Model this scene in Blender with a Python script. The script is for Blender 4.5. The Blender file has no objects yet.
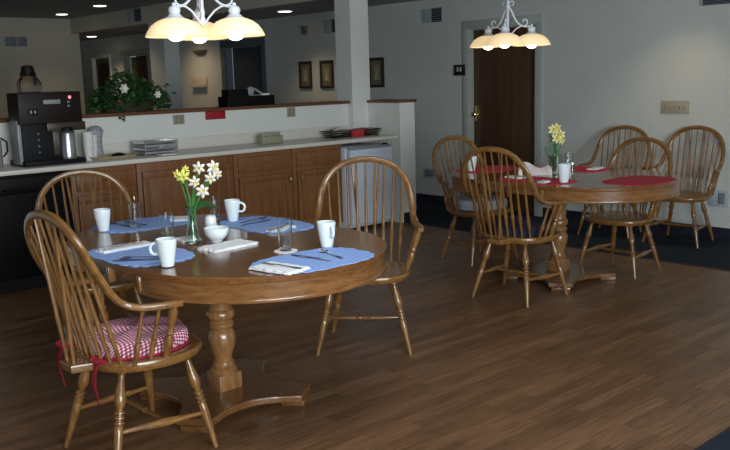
import bpy, bmesh, math, random
from mathutils import Vector, Matrix
random.seed(7)
PI = math.pi
sc = bpy.context.scene
C = sc.collection
V = Vector

# ------------------------------------------------------------------ materials
def new_mat(name):
    m = bpy.data.materials.new(name); m.use_nodes = True
    nt = m.node_tree
    return m, nt, nt.nodes, nt.links, nt.nodes['Principled BSDF']

def setp(b, **k):
    for n, v in k.items():
        n = n.replace('_', ' ')
        if n in b.inputs: b.inputs[n].default_value = v

def col(c): return (c[0], c[1], c[2], 1.0)

def plain(name, c, rough=.5, var=.12, scale=20, metal=0.0, spec=.5, bump=0.0, coat=0.0, sheen=0.0):
    m, nt, N, L, b = new_mat(name)
    tc = N.new('ShaderNodeTexCoord'); nz = N.new('ShaderNodeTexNoise')
    nz.inputs['Scale'].default_value = scale; nz.inputs['Detail'].default_value = 4
    L.new(tc.outputs['Object'], nz.inputs['Vector'])
    r = N.new('ShaderNodeValToRGB')
    r.color_ramp.elements[0].position = .3; r.color_ramp.elements[1].position = .7
    r.color_ramp.elements[0].color = col([x * (1 - var) for x in c])
    r.color_ramp.elements[1].color = col([min(1, x * (1 + var)) for x in c])
    L.new(nz.outputs['Fac'], r.inputs['Fac']); L.new(r.outputs['Color'], b.inputs['Base Color'])
    setp(b, Roughness=rough, Metallic=metal)
    b.inputs['Specular IOR Level'].default_value = spec
    b.inputs['Coat Weight'].default_value = coat
    b.inputs['Coat Roughness'].default_value = .12
    b.inputs['Sheen Weight'].default_value = sheen
    if bump:
        bp = N.new('ShaderNodeBump'); bp.inputs['Strength'].default_value = bump; bp.inputs['Distance'].default_value = .004
        L.new(nz.outputs['Fac'], bp.inputs['Height']); L.new(bp.outputs['Normal'], b.inputs['Normal'])
    return m

def wood(name, dark, light, stretch=(14, 14, 1.2), rough=.3, coat=.35, scale=4.0):
    m, nt, N, L, b = new_mat(name)
    tc = N.new('ShaderNodeTexCoord'); mp = N.new('ShaderNodeMapping')
    mp.inputs['Scale'].default_value = stretch
    L.new(tc.outputs['Object'], mp.inputs['Vector'])
    nz = N.new('ShaderNodeTexNoise'); nz.inputs['Scale'].default_value = scale
    nz.inputs['Detail'].default_value = 6; nz.inputs['Roughness'].default_value = .65; nz.inputs['Distortion'].default_value = .6
    L.new(mp.outputs['Vector'], nz.inputs['Vector'])
    r = N.new('ShaderNodeValToRGB')
    r.color_ramp.elements[0].position = .32; r.color_ramp.elements[1].position = .68
    r.color_ramp.elements[0].color = col(dark); r.color_ramp.elements[1].color = col(light)
    L.new(nz.outputs['Fac'], r.inputs['Fac']); L.new(r.outputs['Color'], b.inputs['Base Color'])
    setp(b, Roughness=rough)
    b.inputs['Coat Weight'].default_value = coat; b.inputs['Coat Roughness'].default_value = .15
    return m

def emis(name, c, s, base=(.8, .8, .8)):
    m, nt, N, L, b = new_mat(name)
    b.inputs['Base Color'].default_value = col(base)
    b.inputs['Emission Color'].default_value = col(c); b.inputs['Emission Strength'].default_value = s
    tc = N.new('ShaderNodeTexCoord'); nz = N.new('ShaderNodeTexNoise'); nz.inputs['Scale'].default_value = 9
    L.new(tc.outputs['Object'], nz.inputs['Vector'])
    r = N.new('ShaderNodeValToRGB')
    r.color_ramp.elements[0].color = col([x * .86 for x in c]); r.color_ramp.elements[1].color = col(c)
    L.new(nz.outputs['Fac'], r.inputs['Fac']); L.new(r.outputs['Color'], b.inputs['Emission Color'])
    return m

def glass(name, c=(.95, .98, .97), rough=.02):
    m, nt, N, L, b = new_mat(name)
    setp(b, Roughness=rough, IOR=1.45)
    b.inputs['Transmission Weight'].default_value = 1.0
    b.inputs['Base Color'].default_value = col(c)
    return m

def floor_mat():
    m, nt, N, L, b = new_mat('laminate_planks')
    tc = N.new('ShaderNodeTexCoord')
    def brick(w, h, c1, c2, mort, msize, off):
        br = N.new('ShaderNodeTexBrick')
        br.offset = .37; br.offset_frequency = 2
        br.inputs['Scale'].default_value = 1
        br.inputs['Brick Width'].default_value = w; br.inputs['Row Height'].default_value = h
        br.inputs['Color1'].default_value = col(c1); br.inputs['Color2'].default_value = col(c2)
        br.inputs['Mortar'].default_value = col(mort); br.inputs['Mortar Size'].default_value = msize
        br.inputs['Mortar Smooth'].default_value = .1
        br.inputs['Bias'].default_value = off
        L.new(tc.outputs['Object'], br.inputs['Vector'])
        return br
    br = brick(.62, .066, (.138, .069, .032), (.230, .121, .060), (.115, .058, .029), .0010, 0)
    mp = N.new('ShaderNodeMapping'); mp.inputs['Scale'].default_value = (1.4, 26, 1)
    L.new(tc.outputs['Object'], mp.inputs['Vector'])
    nz = N.new('ShaderNodeTexNoise'); nz.inputs['Scale'].default_value = 3; nz.inputs['Detail'].default_value = 6; nz.inputs['Distortion'].default_value = .5
    L.new(mp.outputs['Vector'], nz.inputs['Vector'])
    r = N.new('ShaderNodeValToRGB')
    r.color_ramp.elements[0].position = .3; r.color_ramp.elements[1].position = .72
    r.color_ramp.elements[0].color = (.58, .55, .52, 1); r.color_ramp.elements[1].color = (1.25, 1.24, 1.22, 1)
    L.new(nz.outputs['Fac'], r.inputs['Fac'])
    mx = N.new('ShaderNodeMix'); mx.data_type = 'RGBA'; mx.blend_type = 'MULTIPLY'; mx.inputs['Factor'].default_value = 1
    L.new(br.outputs['Color'], mx.inputs['A']); L.new(r.outputs['Color'], mx.inputs['B'])
    L.new(mx.outputs['Result'], b.inputs['Base Color'])
    setp(b, Roughness=.36)
    b.inputs['Specular IOR Level'].default_value = .4
    return m

def gingham():
    m, nt, N, L, b = new_mat('gingham_cloth')
    tc = N.new('ShaderNodeTexCoord'); sp = N.new('ShaderNodeSeparateXYZ')
    L.new(tc.outputs['Object'], sp.inputs['Vector'])
    def stripe(a, bb, k):
        ad = N.new('ShaderNodeMath'); ad.operation = 'MULTIPLY_ADD'; ad.inputs[1].default_value = k
        L.new(sp.outputs[bb], ad.inputs[0]); L.new(sp.outputs[a], ad.inputs[2])
        mu = N.new('ShaderNodeMath'); mu.operation = 'MULTIPLY'; mu.inputs[1].default_value = 1 / .0145
        L.new(ad.outputs[0], mu.inputs[0])
        fr = N.new('ShaderNodeMath'); fr.operation = 'FRACT'; L.new(mu.outputs[0], fr.inputs[0])
        gt = N.new('ShaderNodeMath'); gt.operation = 'GREATER_THAN'; gt.inputs[1].default_value = .5
        L.new(fr.outputs[0], gt.inputs[0]); return gt
    s1 = stripe('X', 'Y', 0.0); s2 = stripe('Y', 'Z', 1.0)
    ad = N.new('ShaderNodeMath'); ad.operation = 'ADD'; L.new(s1.outputs[0], ad.inputs[0]); L.new(s2.outputs[0], ad.inputs[1])
    mu = N.new('ShaderNodeMath'); mu.operation = 'MULTIPLY'; mu.inputs[1].default_value = .5; L.new(ad.outputs[0], mu.inputs[0])
    r = N.new('ShaderNodeValToRGB'); r.color_ramp.interpolation = 'CONSTANT'
    e = r.color_ramp.elements
    e[0].position = 0; e[0].color = (.80, .74, .80, 1)
    e[1].position = .4; e[1].color = (.50, .12, .20, 1)
    n = e.new(.8); n.color = (.20, .012, .045, 1)
    L.new(mu.outputs[0], r.inputs['Fac']); L.new(r.outputs['Color'], b.inputs['Base Color'])
    setp(b, Roughness=.85)
    return m

M = {}
OAKD, OAKL = (.115, .049, .012), (.270, .134, .038)
M['oak_z'] = wood('oak_turned', OAKD, OAKL, (16, 16, 1.6), .28, .4)
M['oak_x'] = wood('oak_seat', OAKD, OAKL, (1.6, 16, 16), .28, .4)
M['oak_y'] = wood('oak_bent', OAKD, OAKL, (14, 2.5, 6), .28, .4)
M['table_y'] = wood('oak_tabletop', (.125, .047, .013), (.21, .091, .027), (15, 1.4, 15), .2, .5)
M['table_apron'] = wood('oak_apron', (.135, .055, .016), (.27, .125, .042), (2.2, 2.2, 16), .25, .4)
M['ped'] = wood('oak_pedestal', (.17, .075, .024), (.30, .150, .055), (16, 16, 1.6), .25, .45)
M['base'] = wood('dark_oak_base', (.105, .044, .014), (.185, .084, .029), (10, 3, 10), .25, .45)
M['cab'] = wood('cabinet_oak', (.165, .062, .019), (.265, .112, .038), (9, 9, 1.0), .4, .15)
M['cap'] = wood('stained_cap', (.10, .035, .016), (.18, .07, .03), (1.5, 12, 12), .35, .2)
M['doorwood'] = wood('walnut_door', (.050, .022, .010), (.095, .044, .021), (6, 6, .5), .45, .05, 3)
M['floor'] = floor_mat()
M['wall'] = plain('wall_paint', (.53, .555, .53), .7, .03, 3, spec=.25, bump=.03)
M['wall_warm'] = plain('kitchen_wall_paint', (.50, .46, .38), .7, .03, 3, spec=.25)
M['white_trim'] = plain('white_paint', (.73, .75, .70), .5, .02, 5)
M['ceil'] = plain('ceiling_paint', (.42, .42, .43), .85, .05, 8, spec=.1)
M['jamb'] = plain('door_frame_paint', (.40, .44, .40), .45, .04, 8)
M['carpet'] = plain('carpet_navy', (.026, .034, .046), 1.0, .35, 260, spec=.05, bump=.4)
M['vinyl'] = plain('navy_vinyl_base', (.012, .015, .028), .5, .1, 15)
M['laminate'] = plain('white_laminate', (.72, .69, .62), .3, .04, 60)
M['black_app'] = plain('black_appliance', (.004, .004, .005), .55, .1, 12, spec=.15)
M['black'] = plain('black_plastic', (.006, .006, .007), .55, .15, 12, spec=.2)
M['brown_pl'] = plain('dark_brown_enamel', (.011, .0045, .004), .5, .15, 10, spec=.3)
M['olive_pl'] = plain('smoky_brown_panel', (.045, .030, .018), .35, .15, 10)
M['steel'] = plain('brushed_steel', (.62, .64, .66), .28, .08, 60, metal=1)
M['greysteel'] = plain('grey_enamel', (.28, .29, .29), .4, .08, 20)
M['cutlery'] = plain('cutlery_steel', (.50, .52, .55), .2, .06, 40, metal=1)
M['brass'] = plain('brass', (.75, .60, .30), .25, .08, 40, metal=1)
M['fridge'] = plain('fridge_white', (.60, .66, .76), .4, .03, 30)
M['china'] = plain('white_china', (.74, .83, .87), .15, .02, 10, coat=.5)
M['paper'] = plain('white_paper', (.78, .78, .76), .8, .04, 30)
M['napkin'] = plain('white_napkin', (.78, .82, .85), .9, .05, 60, bump=.3)
M['pink_nap'] = plain('pale_pink_napkin', (.76, .70, .71), .9, .1, 20, bump=.3)
M['mat_blue'] = plain('blue_placemat_cloth', (.25, .40, .78), .85, .1, 140, bump=.3)
M['mat_red'] = plain('red_placemat_cloth', (.50, .018, .045), .85, .1, 140, bump=.3)
M['red_tie'] = plain('red_tie_cloth', (.32, .008, .028), .8, .15, 60)
M['gingham'] = gingham()
M['navy_pad'] = plain('navy_pad_cloth', (.006, .007, .026), .9, .2, 40)
M['grey_pad'] = plain('pale_grey_pad_cloth', (.38, .41, .46), .9, .2, 25)
M['glass'] = glass('clear_glass')
M['pot_glass'] = glass('thin_pot_glass', (.97, .96, .93)); M['pot_glass'].node_tree.nodes['Principled BSDF'].inputs['IOR'].default_value = 1.08
M['bottle'] = glass('greenish_clear_glass', (.86, .96, .92))
M['petal_w'] = plain('white_petal', (.82, .80, .72), .6, .08, 30)
M['petal_y'] = plain('yellow_petal', (.76, .76, .16), .6, .12, 30)
M['petal_p'] = plain('pale_yellow_petal', (.78, .76, .34), .6, .12, 30)
M['trumpet_c'] = plain('cream_trumpet', (.80, .66, .30), .6, .1, 30)
M['trumpet_y'] = plain('deep_yellow_trumpet', (.80, .66, .16), .6, .1, 30)
M['stem'] = plain('green_stem', (.06, .20, .04), .5, .2, 30)
M['leafv'] = plain('deep_green_blade', (.020, .075, .018), .5, .2, 30)
M['leafd'] = plain('dark_green_leaf', (.026, .080, .022), .5, .45, 14)
M['basket'] = plain('dark_wicker', (.03, .016, .008), .7, .3, 60, bump=.5)
M['lampwhite'] = plain('white_lamp_metal', (.62, .66, .72), .4, .04, 30)
M['shade'] = emis('lit_alabaster_glass', (1.0, .72, .37), 0.64, (.85, .70, .45))
M['bulb'] = emis('lit_bulb', (1.0, .86, .62), 7.0)
M['downlight'] = emis('lit_downlight', (1.0, .93, .78), 5.0)
M['almond'] = plain('almond_plastic', (.36, .33, .25), .5, .06, 30)
M['almond_d'] = plain('tan_toggle_plastic', (.25, .225, .165), .5, .06, 30)
M['redsign'] = plain('red_sign_plastic', (.33, .012, .02), .5, .08, 40)
M['signwhite'] = plain('pale_sign_mark', (.55, .55, .55), .6, .04, 30)
M['signblack'] = plain('black_sign_plastic', (.012, .012, .014), .4, .1, 30)
M['frame_d'] = wood('dark_picture_frame', (.018, .012, .007), (.045, .03, .016), (8, 8, 8), .4, .1)
M['picmat'] = plain('tan_picture_mat', (.16, .13, .085), .7, .12, 30)
M['picture'] = plain('muted_botanical_print', (.30, .27, .19), .7, .45, 22)
M['vent'] = plain('slate_blue_vent', (.17, .20, .23), .5, .08, 30)
M['ventpale'] = plain('pale_blue_vent', (.38, .44, .47), .5, .06, 30)
M['ventdark'] = plain('dark_vent_slats', (.012, .018, .03), .6, .2, 40)
M['bluejamb'] = plain('slate_frame_paint', (.085, .10, .12), .5, .08, 6)
M['bluedoor'] = plain('navy_door_paint', (.028, .038, .062), .5, .08, 6)
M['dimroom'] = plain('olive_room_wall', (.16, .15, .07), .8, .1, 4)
M['beige'] = plain('beige_plate', (.46, .38, .24), .5, .1, 20)
M['greensign'] = plain('grey_green_card', (.30, .31, .21), .5, .12, 40)
M['coffee'] = plain('dark_coffee', (.012, .006, .003), .2, .1, 10)
M['rednap'] = plain('red_packet', (.45, .03, .03), .5, .25, 50)
M['greynap'] = plain('grey_packet', (.35, .36, .38), .5, .3, 60)
M['indicator'] = emis('red_indicator', (1, .03, .02), 1.2)

# ------------------------------------------------------------------ mesh builder
def frame_from(d, ref=None):
    d = d.normalized()
    if ref is None: ref = V((0, 0, 1)) if abs(d.z) < .9 else V((1, 0, 0))
    a = ref - d * ref.dot(d)
    if a.length < 1e-6: a = V((1, 0, 0)) - d * d.x
    a.normalize(); return a, d.cross(a)

class MB:
    def __init__(s): s.v = []; s.f = []
    def add(s, vs, fs):
        o = len(s.v); s.v += [V(x) for x in vs]; s.f += [[i + o for i in f] for f in fs]; return s
    def box(s, c, d, bev=0.0, rz=0.0, mat=None):
        bm = bmesh.new(); bmesh.ops.create_cube(bm, size=1)
        for v in bm.verts: v.co = V((v.co.x * d[0], v.co.y * d[1], v.co.z * d[2]))
        if bev: bmesh.ops.bevel(bm, geom=bm.edges[:], offset=min(bev, min(d) * .45), segments=2, affect='EDGES', profile=.5)
        R = mat if mat else Matrix.Rotation(rz, 3, 'Z')
        bm.verts.ensure_lookup_table()
        vs = [R @ v.co + V(c) for v in bm.verts]
        fs = [[v.index for v in f.verts] for f in bm.faces]
        bm.free(); return s.add(vs, fs)
    def rings(s, rings, cap=True, closed=False):
        n = len(rings[0]); vs = [p for r in rings for p in r]; fs = []
        m = len(rings)
        for i in range(m if closed else m - 1):
            a, b = i * n, ((i + 1) % m) * n
            for j in range(n):
                k = (j + 1) % n; fs.append([a + j, a + k, b + k, b + j])
        if cap and not closed:
            fs.append(list(range(n))[::-1]); fs.append([(m - 1) * n + j for j in range(n)])
        return s.add(vs, fs)
    def lathe(s, prof, p0=(0, 0, 0), p1=None, n=16, cap=True):
        """prof: (h, r); h is metres along +z from p0, or a fraction of p0->p1 when p1 is given"""
        p0 = V(p0); d = V((0, 0, 1)) if p1 is None else V(p1) - p0
        a, b = frame_from(d, V((1, 0, 0)) if abs(d.normalized().x) < .9 else V((0, 1, 0)))
        return s.rings([[p0 + d * h + (a * math.cos(2 * PI * j / n) + b * math.sin(2 * PI * j / n)) * max(r, 1e-4) for j in range(n)] for h, r in prof], cap)
    def tube(s, pts, r, n=8, cap=True):
        pts = [V(p) for p in pts]; out = []; prev = None
        for i, p in enumerate(pts):
            d = (pts[min(i + 1, len(pts) - 1)] - pts[max(i - 1, 0)])
            a, b = frame_from(d, prev); prev = a
            rr = r[i] if isinstance(r, (list, tuple)) else r
            out.append([p + (a * math.cos(2 * PI * j / n) + b * math.sin(2 * PI * j / n)) * rr for j in range(n)])
        return s.rings(out, cap)
    def sweep(s, pts, outs, w, h, n=12, e=.6):
        """rounded-rectangle bar: w along outs, h across"""
        pts = [V(p) for p in pts]; R = []
        for i, p in enumerate(pts):
            d = (pts[min(i + 1, len(pts) - 1)] - pts[max(i - 1, 0)])
            a, b = frame_from(d, V(outs[i]))
            ww = w[i] if isinstance(w, list) else w; hh = h[i] if isinstance(h, list) else h
            ring = []
            for j in range(n):
                c, q = math.cos(2 * PI * j / n), math.sin(2 * PI * j / n)
                ring.append(p + a * (math.copysign(abs(c) ** e, c) * ww / 2) + b * (math.copysign(abs(q) ** e, q) * hh / 2))
            R.append(ring)
        return s.rings(R)
    def prism(s, outline, z0, z1, bev=0.0, z_is=None):
        """outline: CCW list of (x, y); bevelled top and bottom edge"""
        def inset(o, d):
            n = len(o); res = []
            for i in range(n):
                p, c, q = V(o[i - 1]), V(o[i]), V(o[(i + 1) % n])
                e1 = (c - p); e2 = (q - c)
                if e1.length < 1e-9 or e2.length < 1e-9: res.append(c); continue
                e1.normalize(); e2.normalize()
                n1 = V((-e1.y, e1.x)); n2 = V((-e2.y, e2.x)); m = n1 + n2
                if m.length < 1e-6: m = n1
                m.normalize(); k = max(.4, m.dot(n1)); res.append(c + m * (d / k))
            return res
        lv = [(z0, 0), (z1, 0)] if not bev else [(z0, bev), (z0 + bev * .3, bev * .3), (z0 + bev, 0), (z1 - bev, 0), (z1 - bev * .3, bev * .3), (z1, bev)]
        return s.rings([[V((p.x, p.y, z)) for p in (inset(outline, d) if d else [V(q) for q in outline])] for z, d in lv])
    def xf(s, mat):
        s.v = [mat @ v for v in s.v]; return s
    def build(s, name, mat, parent=None, smooth=35):
        me = bpy.data.meshes.new(name); me.from_pydata([tuple(v) for v in s.v], [], s.f)
        bm = bmesh.new(); bm.from_mesh(me); bmesh.ops.recalc_face_normals(bm, faces=bm.faces); bm.to_mesh(me); bm.free()
        if smooth:
            me.polygons.foreach_set('use_smooth', [True] * len(me.polygons))
            me.set_sharp_from_angle(angle=math.radians(smooth))
        me.materials.append(M[mat] if isinstance(mat, str) else mat)
        o = bpy.data.objects.new(name, me); C.objects.link(o)
        if parent is not None: o.parent = parent
        return o

def tag(o, label, cat, group=None, kind=None):
    o['label'] = label; o['category'] = cat
    if group: o['group'] = group
    if kind: o['kind'] = kind
    return o
def thing(name, label, cat, loc=(0, 0, 0), rz=0.0, group=None):
    o = bpy.data.objects.new(name, None); C.objects.link(o)
    o.empty_display_size = .1
    o.location = loc; o.rotation_euler = (0, 0, rz)
    return tag(o, label, cat, group)
def struct(name, mb, mat, parent=None, smooth=30):
    o = mb.build(name, mat, parent, smooth)
    if parent is None: o['kind'] = 'structure'
    return o
def dup(root, loc, rz, label, group=None):
    r = root.copy(); C.objects.link(r); r.location = loc; r.rotation_euler = (0, 0, rz)
    r['label'] = label
    if group: r['group'] = group
    for ch in root.children:
        c = ch.copy(); C.objects.link(c); c.parent = r
        for g in ch.children:
            d = g.copy(); C.objects.link(d); d.parent = c
    return r
def B(c, d, bev=0.0): return MB().box(c, d, bev)
def BB(x0, x1, y0, y1, z0, z1, bev=0.0):
    return MB().box(((x0 + x1) / 2, (y0 + y1) / 2, (z0 + z1) / 2), (abs(x1 - x0), abs(y1 - y0), abs(z1 - z0)), bev)

# ------------------------------------------------------------------ camera (room axes: +x along the serving counter, +y towards it)
CAM = V((0, 0, 1.5))
yaw, pitch, roll = math.radians(48.29), math.radians(9.85), math.radians(-1.65)
fw = V((math.cos(yaw) * math.cos(pitch), math.sin(yaw) * math.cos(pitch), -math.sin(pitch)))
rt = V((math.sin(yaw), -math.cos(yaw), 0)); upv = rt.cross(fw)
r2 = rt * math.cos(roll) + upv * math.sin(roll); u2 = upv * math.cos(roll) - rt * math.sin(roll)
cd = bpy.data.cameras.new('camera'); cam = bpy.data.objects.new('camera', cd); C.objects.link(cam)
cam.matrix_world = Matrix(((r2.x, u2.x, -fw.x, CAM.x), (r2.y, u2.y, -fw.y, CAM.y), (r2.z, u2.z, -fw.z, CAM.z), (0, 0, 0, 1)))
cd.sensor_width = 36; cd.lens = 849.8 / 730 * 36; cd.clip_start = .02
sc.camera = cam

# ------------------------------------------------------------------ setting
XW = 7.28            # back wall
XC = 6.10            # line of the ceiling step and the carpet edge
HI, LO = 2.60, 2.36
struct('floor', BB(-4, XC + .02, 1.507, 7.2, -.05, 0), 'floor')
fl = MB(); fl.box(((XC + .02 + XW + .2) / 2, 7, -.025), (XW + .2 - XC - .02, 26, .05)); fl.box(((-4 + XC + .02) / 2, -1.75, -.025), (XC + 4.02, 6.514, .05)); fl.box(((-4 + XC + .02) / 2, 11, -.025), (XC + 4.02, 7.6, .05))
struct('floor_carpet', fl, 'carpet')
# back wall with its four door openings (y0, y1, top)
ops = [(5.44, 6.36, 2.00), (10.30, 11.28, 2.02), (13.72, 14.62, 2.02), (15.20, 15.93, 2.02)]
w = MB(); y = -6.0
for a, b_, t in ops:
    w.box((XW + .06, (y + a) / 2, 1.4), (.12, a - y, 2.8)); w.box((XW + .06, (a + b_) / 2, (t + 2.8) / 2), (.12, b_ - a, 2.8 - t)); y = b_
w.box((XW + .06, (y + 18.2) / 2, 1.4), (.12, 18.2 - y, 2.8))
struct('wall_back', w, 'wall')
struct('wall_corridor_end', BB(6.1, XW + .1, 18, 18.1, 0, 2.5), 'wall')
struct('wall_left', BB(-6, 6.24, 14.1, 14.2, 0, 2.8), 'wall_warm')
struct('wall_corridor_side', BB(6.14, 6.24, 14.2, 18, 0, 2.5), 'wall_warm')
struct('ceiling', BB(-6, XC, -6, 14.2, HI, HI + .08), 'ceil')
struct('ceiling_corridor', BB(XC + .1, XW + .1, -6, 18.1, LO, LO + .08), 'ceil')
struct('trim_1', BB(XC, XC + .1, -6, 14.2, LO, HI + .08), 'wall_warm')      # face of the ceiling step
b = MB(); prev = -6.0
for a, b_, t in ops:
    b.box((XW - .006, (prev + a - .1) / 2, .05), (.012, a - .1 - prev, .1)); prev = b_ + .1
b.box((XW - .006, (prev + 18) / 2, .05), (.012, 18 - prev, .1))
struct('baseboard_back', b, 'vinyl')
# door units
def door(n, y0, y1, top, leafmat, framemat, depth=.07, fw_=.09, ajar=0.0):
    f = MB()
    f.box((XW - .008, y0 - fw_ / 2 + .01, top / 2), (.022, fw_, top), .004)
    f.box((XW - .008, y1 + fw_ / 2 - .01, top / 2), (.022, fw_, top), .004)
    f.box((XW - .008, (y0 + y1) / 2, top + fw_ / 2 - .01), (.022, y1 - y0 + 2 * fw_ - .02, fw_), .004)
    f.box((XW + .06, y0 + .01, top / 2), (.118, .02, top)); f.box((XW + .06, y1 - .01, top / 2), (.118, .02, top))
    f.box((XW + .06, (y0 + y1) / 2, top - .01), (.118, y1 - y0 - .04, .02))
    root = struct('door_%d' % n, f, framemat)
    if leafmat:
        MB().box((XW + depth + .02, (y0 + y1) / 2 - ajar / 2, (top - .02) / 2), (.04, y1 - y0 - .045 - ajar, top - .03), .003).build('door_leaf', leafmat, root)
    return root
d1 = door(1, *ops[0], 'doorwood', 'jamb', .055)
h = MB(); h.box((XW + .05, 6.285, 1.07), (.006, .05, .16), .002); h.lathe([(0, .012), (.03, .012), (.035, .026), (.06, .03), (.075, .02), (.078, .001)], (XW + .05, 6.285, 1.07), None, 12)
h2 = MB(); h2.box((XW + .05, 6.285, 1.07), (.008, .05, .17), .002); h2.lathe([(0, .012), (.5, .012), (.55, .024), (.8, .028), (.97, .018), (1, .001)], (XW + .046, 6.285, 1.06), (XW - .02, 6.285, 1.06), 12)
h2.build('door_handle', 'brass', d1)
d2 = door(2, *ops[1], 'bluedoor', 'bluejamb', .05, .10, .12)
d3 = door(3, *ops[2], 'doorwood', 'jamb', .075, .10, .30)
MB().box((XW + .118, 14.45, 1.0), (.006, .26, 1.96)).build('door_sidelight', 'dimroom', d3)
d4 = door(4, *ops[3], 'dimroom', 'white_trim', .05, .06)
MB().box((XW + .045, 15.56, 1.0), (.012, .5, 1.8)).build('door_panel', 'doorwood', d4)
# half wall behind the counter, its return beside the fridge, the columns
YH = 6.80
struct('wall_half', BB(-4, 6.08, YH, YH + .16, 0, 1.235), 'white_trim')
hw = MB(); hw.box((6.19, 6.605, .6175), (.22, .71, 1.235)); 
struct('wall_return', hw, 'white_trim')
struct('trim_2', BB(-4, 5.87, YH - .045, YH + .2, 1.235, 1.265, .006), 'cap')
tr = MB(); tr.box((6.19, 6.475, 1.25), (.26, .49, .03), .006)
struct('trim_3', tr, 'cap')
struct('trim_4', BB(6.075, 6.105, 6.235, 6.25, 0, 1.235, .003), 'white_trim')
struct('column_corner', BB(5.865, 6.115, 6.72, 6.96, 0, HI), 'white_trim')
struct('column_corridor', BB(6.10, 6.34, 11.0, 11.42, 0, LO), 'wall')
bb = MB(); bb.box((6.19, 6.244, .05), (.23, .012, .1)); bb.box((6.306, 6.6, .05), (.012, .70, .1))
struct('baseboard_return', bb, 'vinyl')
struct('trim_5', BB(-4, XC + .02, 1.497, 1.515, 0, .004), 'vinyl')          # edging strips between boards and carpet
struct('trim_6', BB(XC + .015, XC + .035, 1.5, 6.2, 0, .004), 'vinyl')

# ------------------------------------------------------------------ serving counter
YF = 6.27
def pull(y, x, z, vert):
    m = MB()
    a, b_ = ((0, 0, -.045), (0, 0, .045)) if vert else ((-.045, 0, 0), (.045, 0, 0))
    pts = []
    for i in range(9):
        t = i / 8; p = V(a).lerp(V(b_), t); p.y -= .026 * math.sin(PI * t) ** .6; pts.append(p + V((x, y, z)))
    m.tube(pts, .0055, 8); return m
def panel_front(x0, x1, z0, z1, y, raised=True):
    m = MB(); m.box(((x0 + x1) / 2, y, (z0 + z1) / 2), (x1 - x0, .02, z1 - z0), .004)
    if raised:
        fwid = .055
        for (a, b_, c_, d_) in ((x0, x1, z1 - fwid, z1), (x0, x1, z0, z0 + fwid), (x0, x0 + fwid, z0 + fwid, z1 - fwid), (x1 - fwid, x1, z0 + fwid, z1 - fwid)):
            m.box(((a + b_) / 2, y - .014, (c_ + d_) / 2), (b_ - a, .012, d_ - c_), .003)
    return m
units = [(2.62, 3.155, 'drawer', 'oak cabinet with a drawer beside the black dishwasher'),
         (3.165, 4.075, 'wide', 'wide oak cabinet with one broad panelled door behind the spring flowers'),
         (4.085, 4.715, 'drawer', 'oak cabinet with a drawer below the grey green card on the counter'),
         (4.725, 5.315, 'drawer', 'oak cabinet with a drawer next to the small white refrigerator')]
for i, (x0, x1, k, lab) in enumerate(units):
    t = thing('base_cabinet', lab, 'cabinet', ((x0 + x1) / 2, 6.53, 0), 0, 'cabinets under the serving counter')
    cx = (x0 + x1) / 2; hw_ = (x1 - x0) / 2
    m = MB(); m.box((0, 0, .49), (2 * hw_, .50, .765), .003); m.box((0, .04, .055), (2 * hw_, .42, .105)); m.build('body', 'cab', t)
    yf = -.262
    if k == 'drawer':
        dr = panel_front(-hw_ + .035, hw_ - .035, .70, .835, yf, False).build('drawer', 'cab', t)
        pull(yf - .01, .02, .775, False).build('drawer_pull', 'brass', dr)
        dz = .66
    else: dz = .80
    dd = panel_front(-hw_ + .035, hw_ - .035, .14, dz, yf, True).build('door', 'cab', t)
    side = -1 if i == 3 else 1
    if i != 1: pull(yf - .02, side * (hw_ - .06), dz - .06, True).build('door_handle', 'brass', dd)
t = thing('dishwasher', 'black dishwasher under the left end of the counter', 'dishwasher', (2.30, 6.53, 0))
B((0, 0, .49), (.60, .50, .765), .004).build('body', 'black_app', t)
B((0, -.265, .43), (.59, .03, .62), .006).build('door', 'black_app', t)
B((0, -.268, .80), (.59, .035, .11), .006).build('control_panel', 'black', t)
MB().tube([(-.2, -.285, .77), (-.19, -.31, .77), (.19, -.31, .77), (.2, -.285, .77)], .008).build('handle', 'black', t)
B((0, .02, .055), (.58, .42, .105)).build('toe_panel', 'black', t)
t = thing('countertop', 'long white laminate countertop with a low backsplash', 'countertop', (0, 0, 0))
m = MB(); m.box((4.01, 6.515, .893), (4.10, .53, .036), .006); m.box((4.01, YF - .004, .8935), (4.10, .024, .038), .006); m.build('worktop', 'laminate', t)
B((4.01, YH - .011, .961), (4.10, .02, .10), .004).build('backsplash', 'laminate', t)
# small fridge
t = thing('mini_fridge', 'small white refrigerator under the counter beside the white wall return', 'refrigerator', (5.64, 6.50, 0))
B((0, .02, .43), (.58, .50, .80), .008).build('body', 'fridge', t)
fd = B((.01, -.268, .44), (.56, .055, .74), .012).build('door', 'fridge', t)
B((.01, -.262, .822), (.56, .05, .012), .003).build('door_gasket', 'greysteel', t)
B((.0, -.30, .775), (.5, .014, .03), .005).build('handle', 'fridge', fd)
B((.24, -.24, .838), (.05, .03, .014), .003).build('hinge', 'black', t)
m = MB()
for sx in (-1, 1):
    for sy in (-1, 1): m.lathe([(0, .018), (.03, .018)], (sx * .25, sy * .2, 0), None, 10)
m.build('foot', 'black', t)

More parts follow.
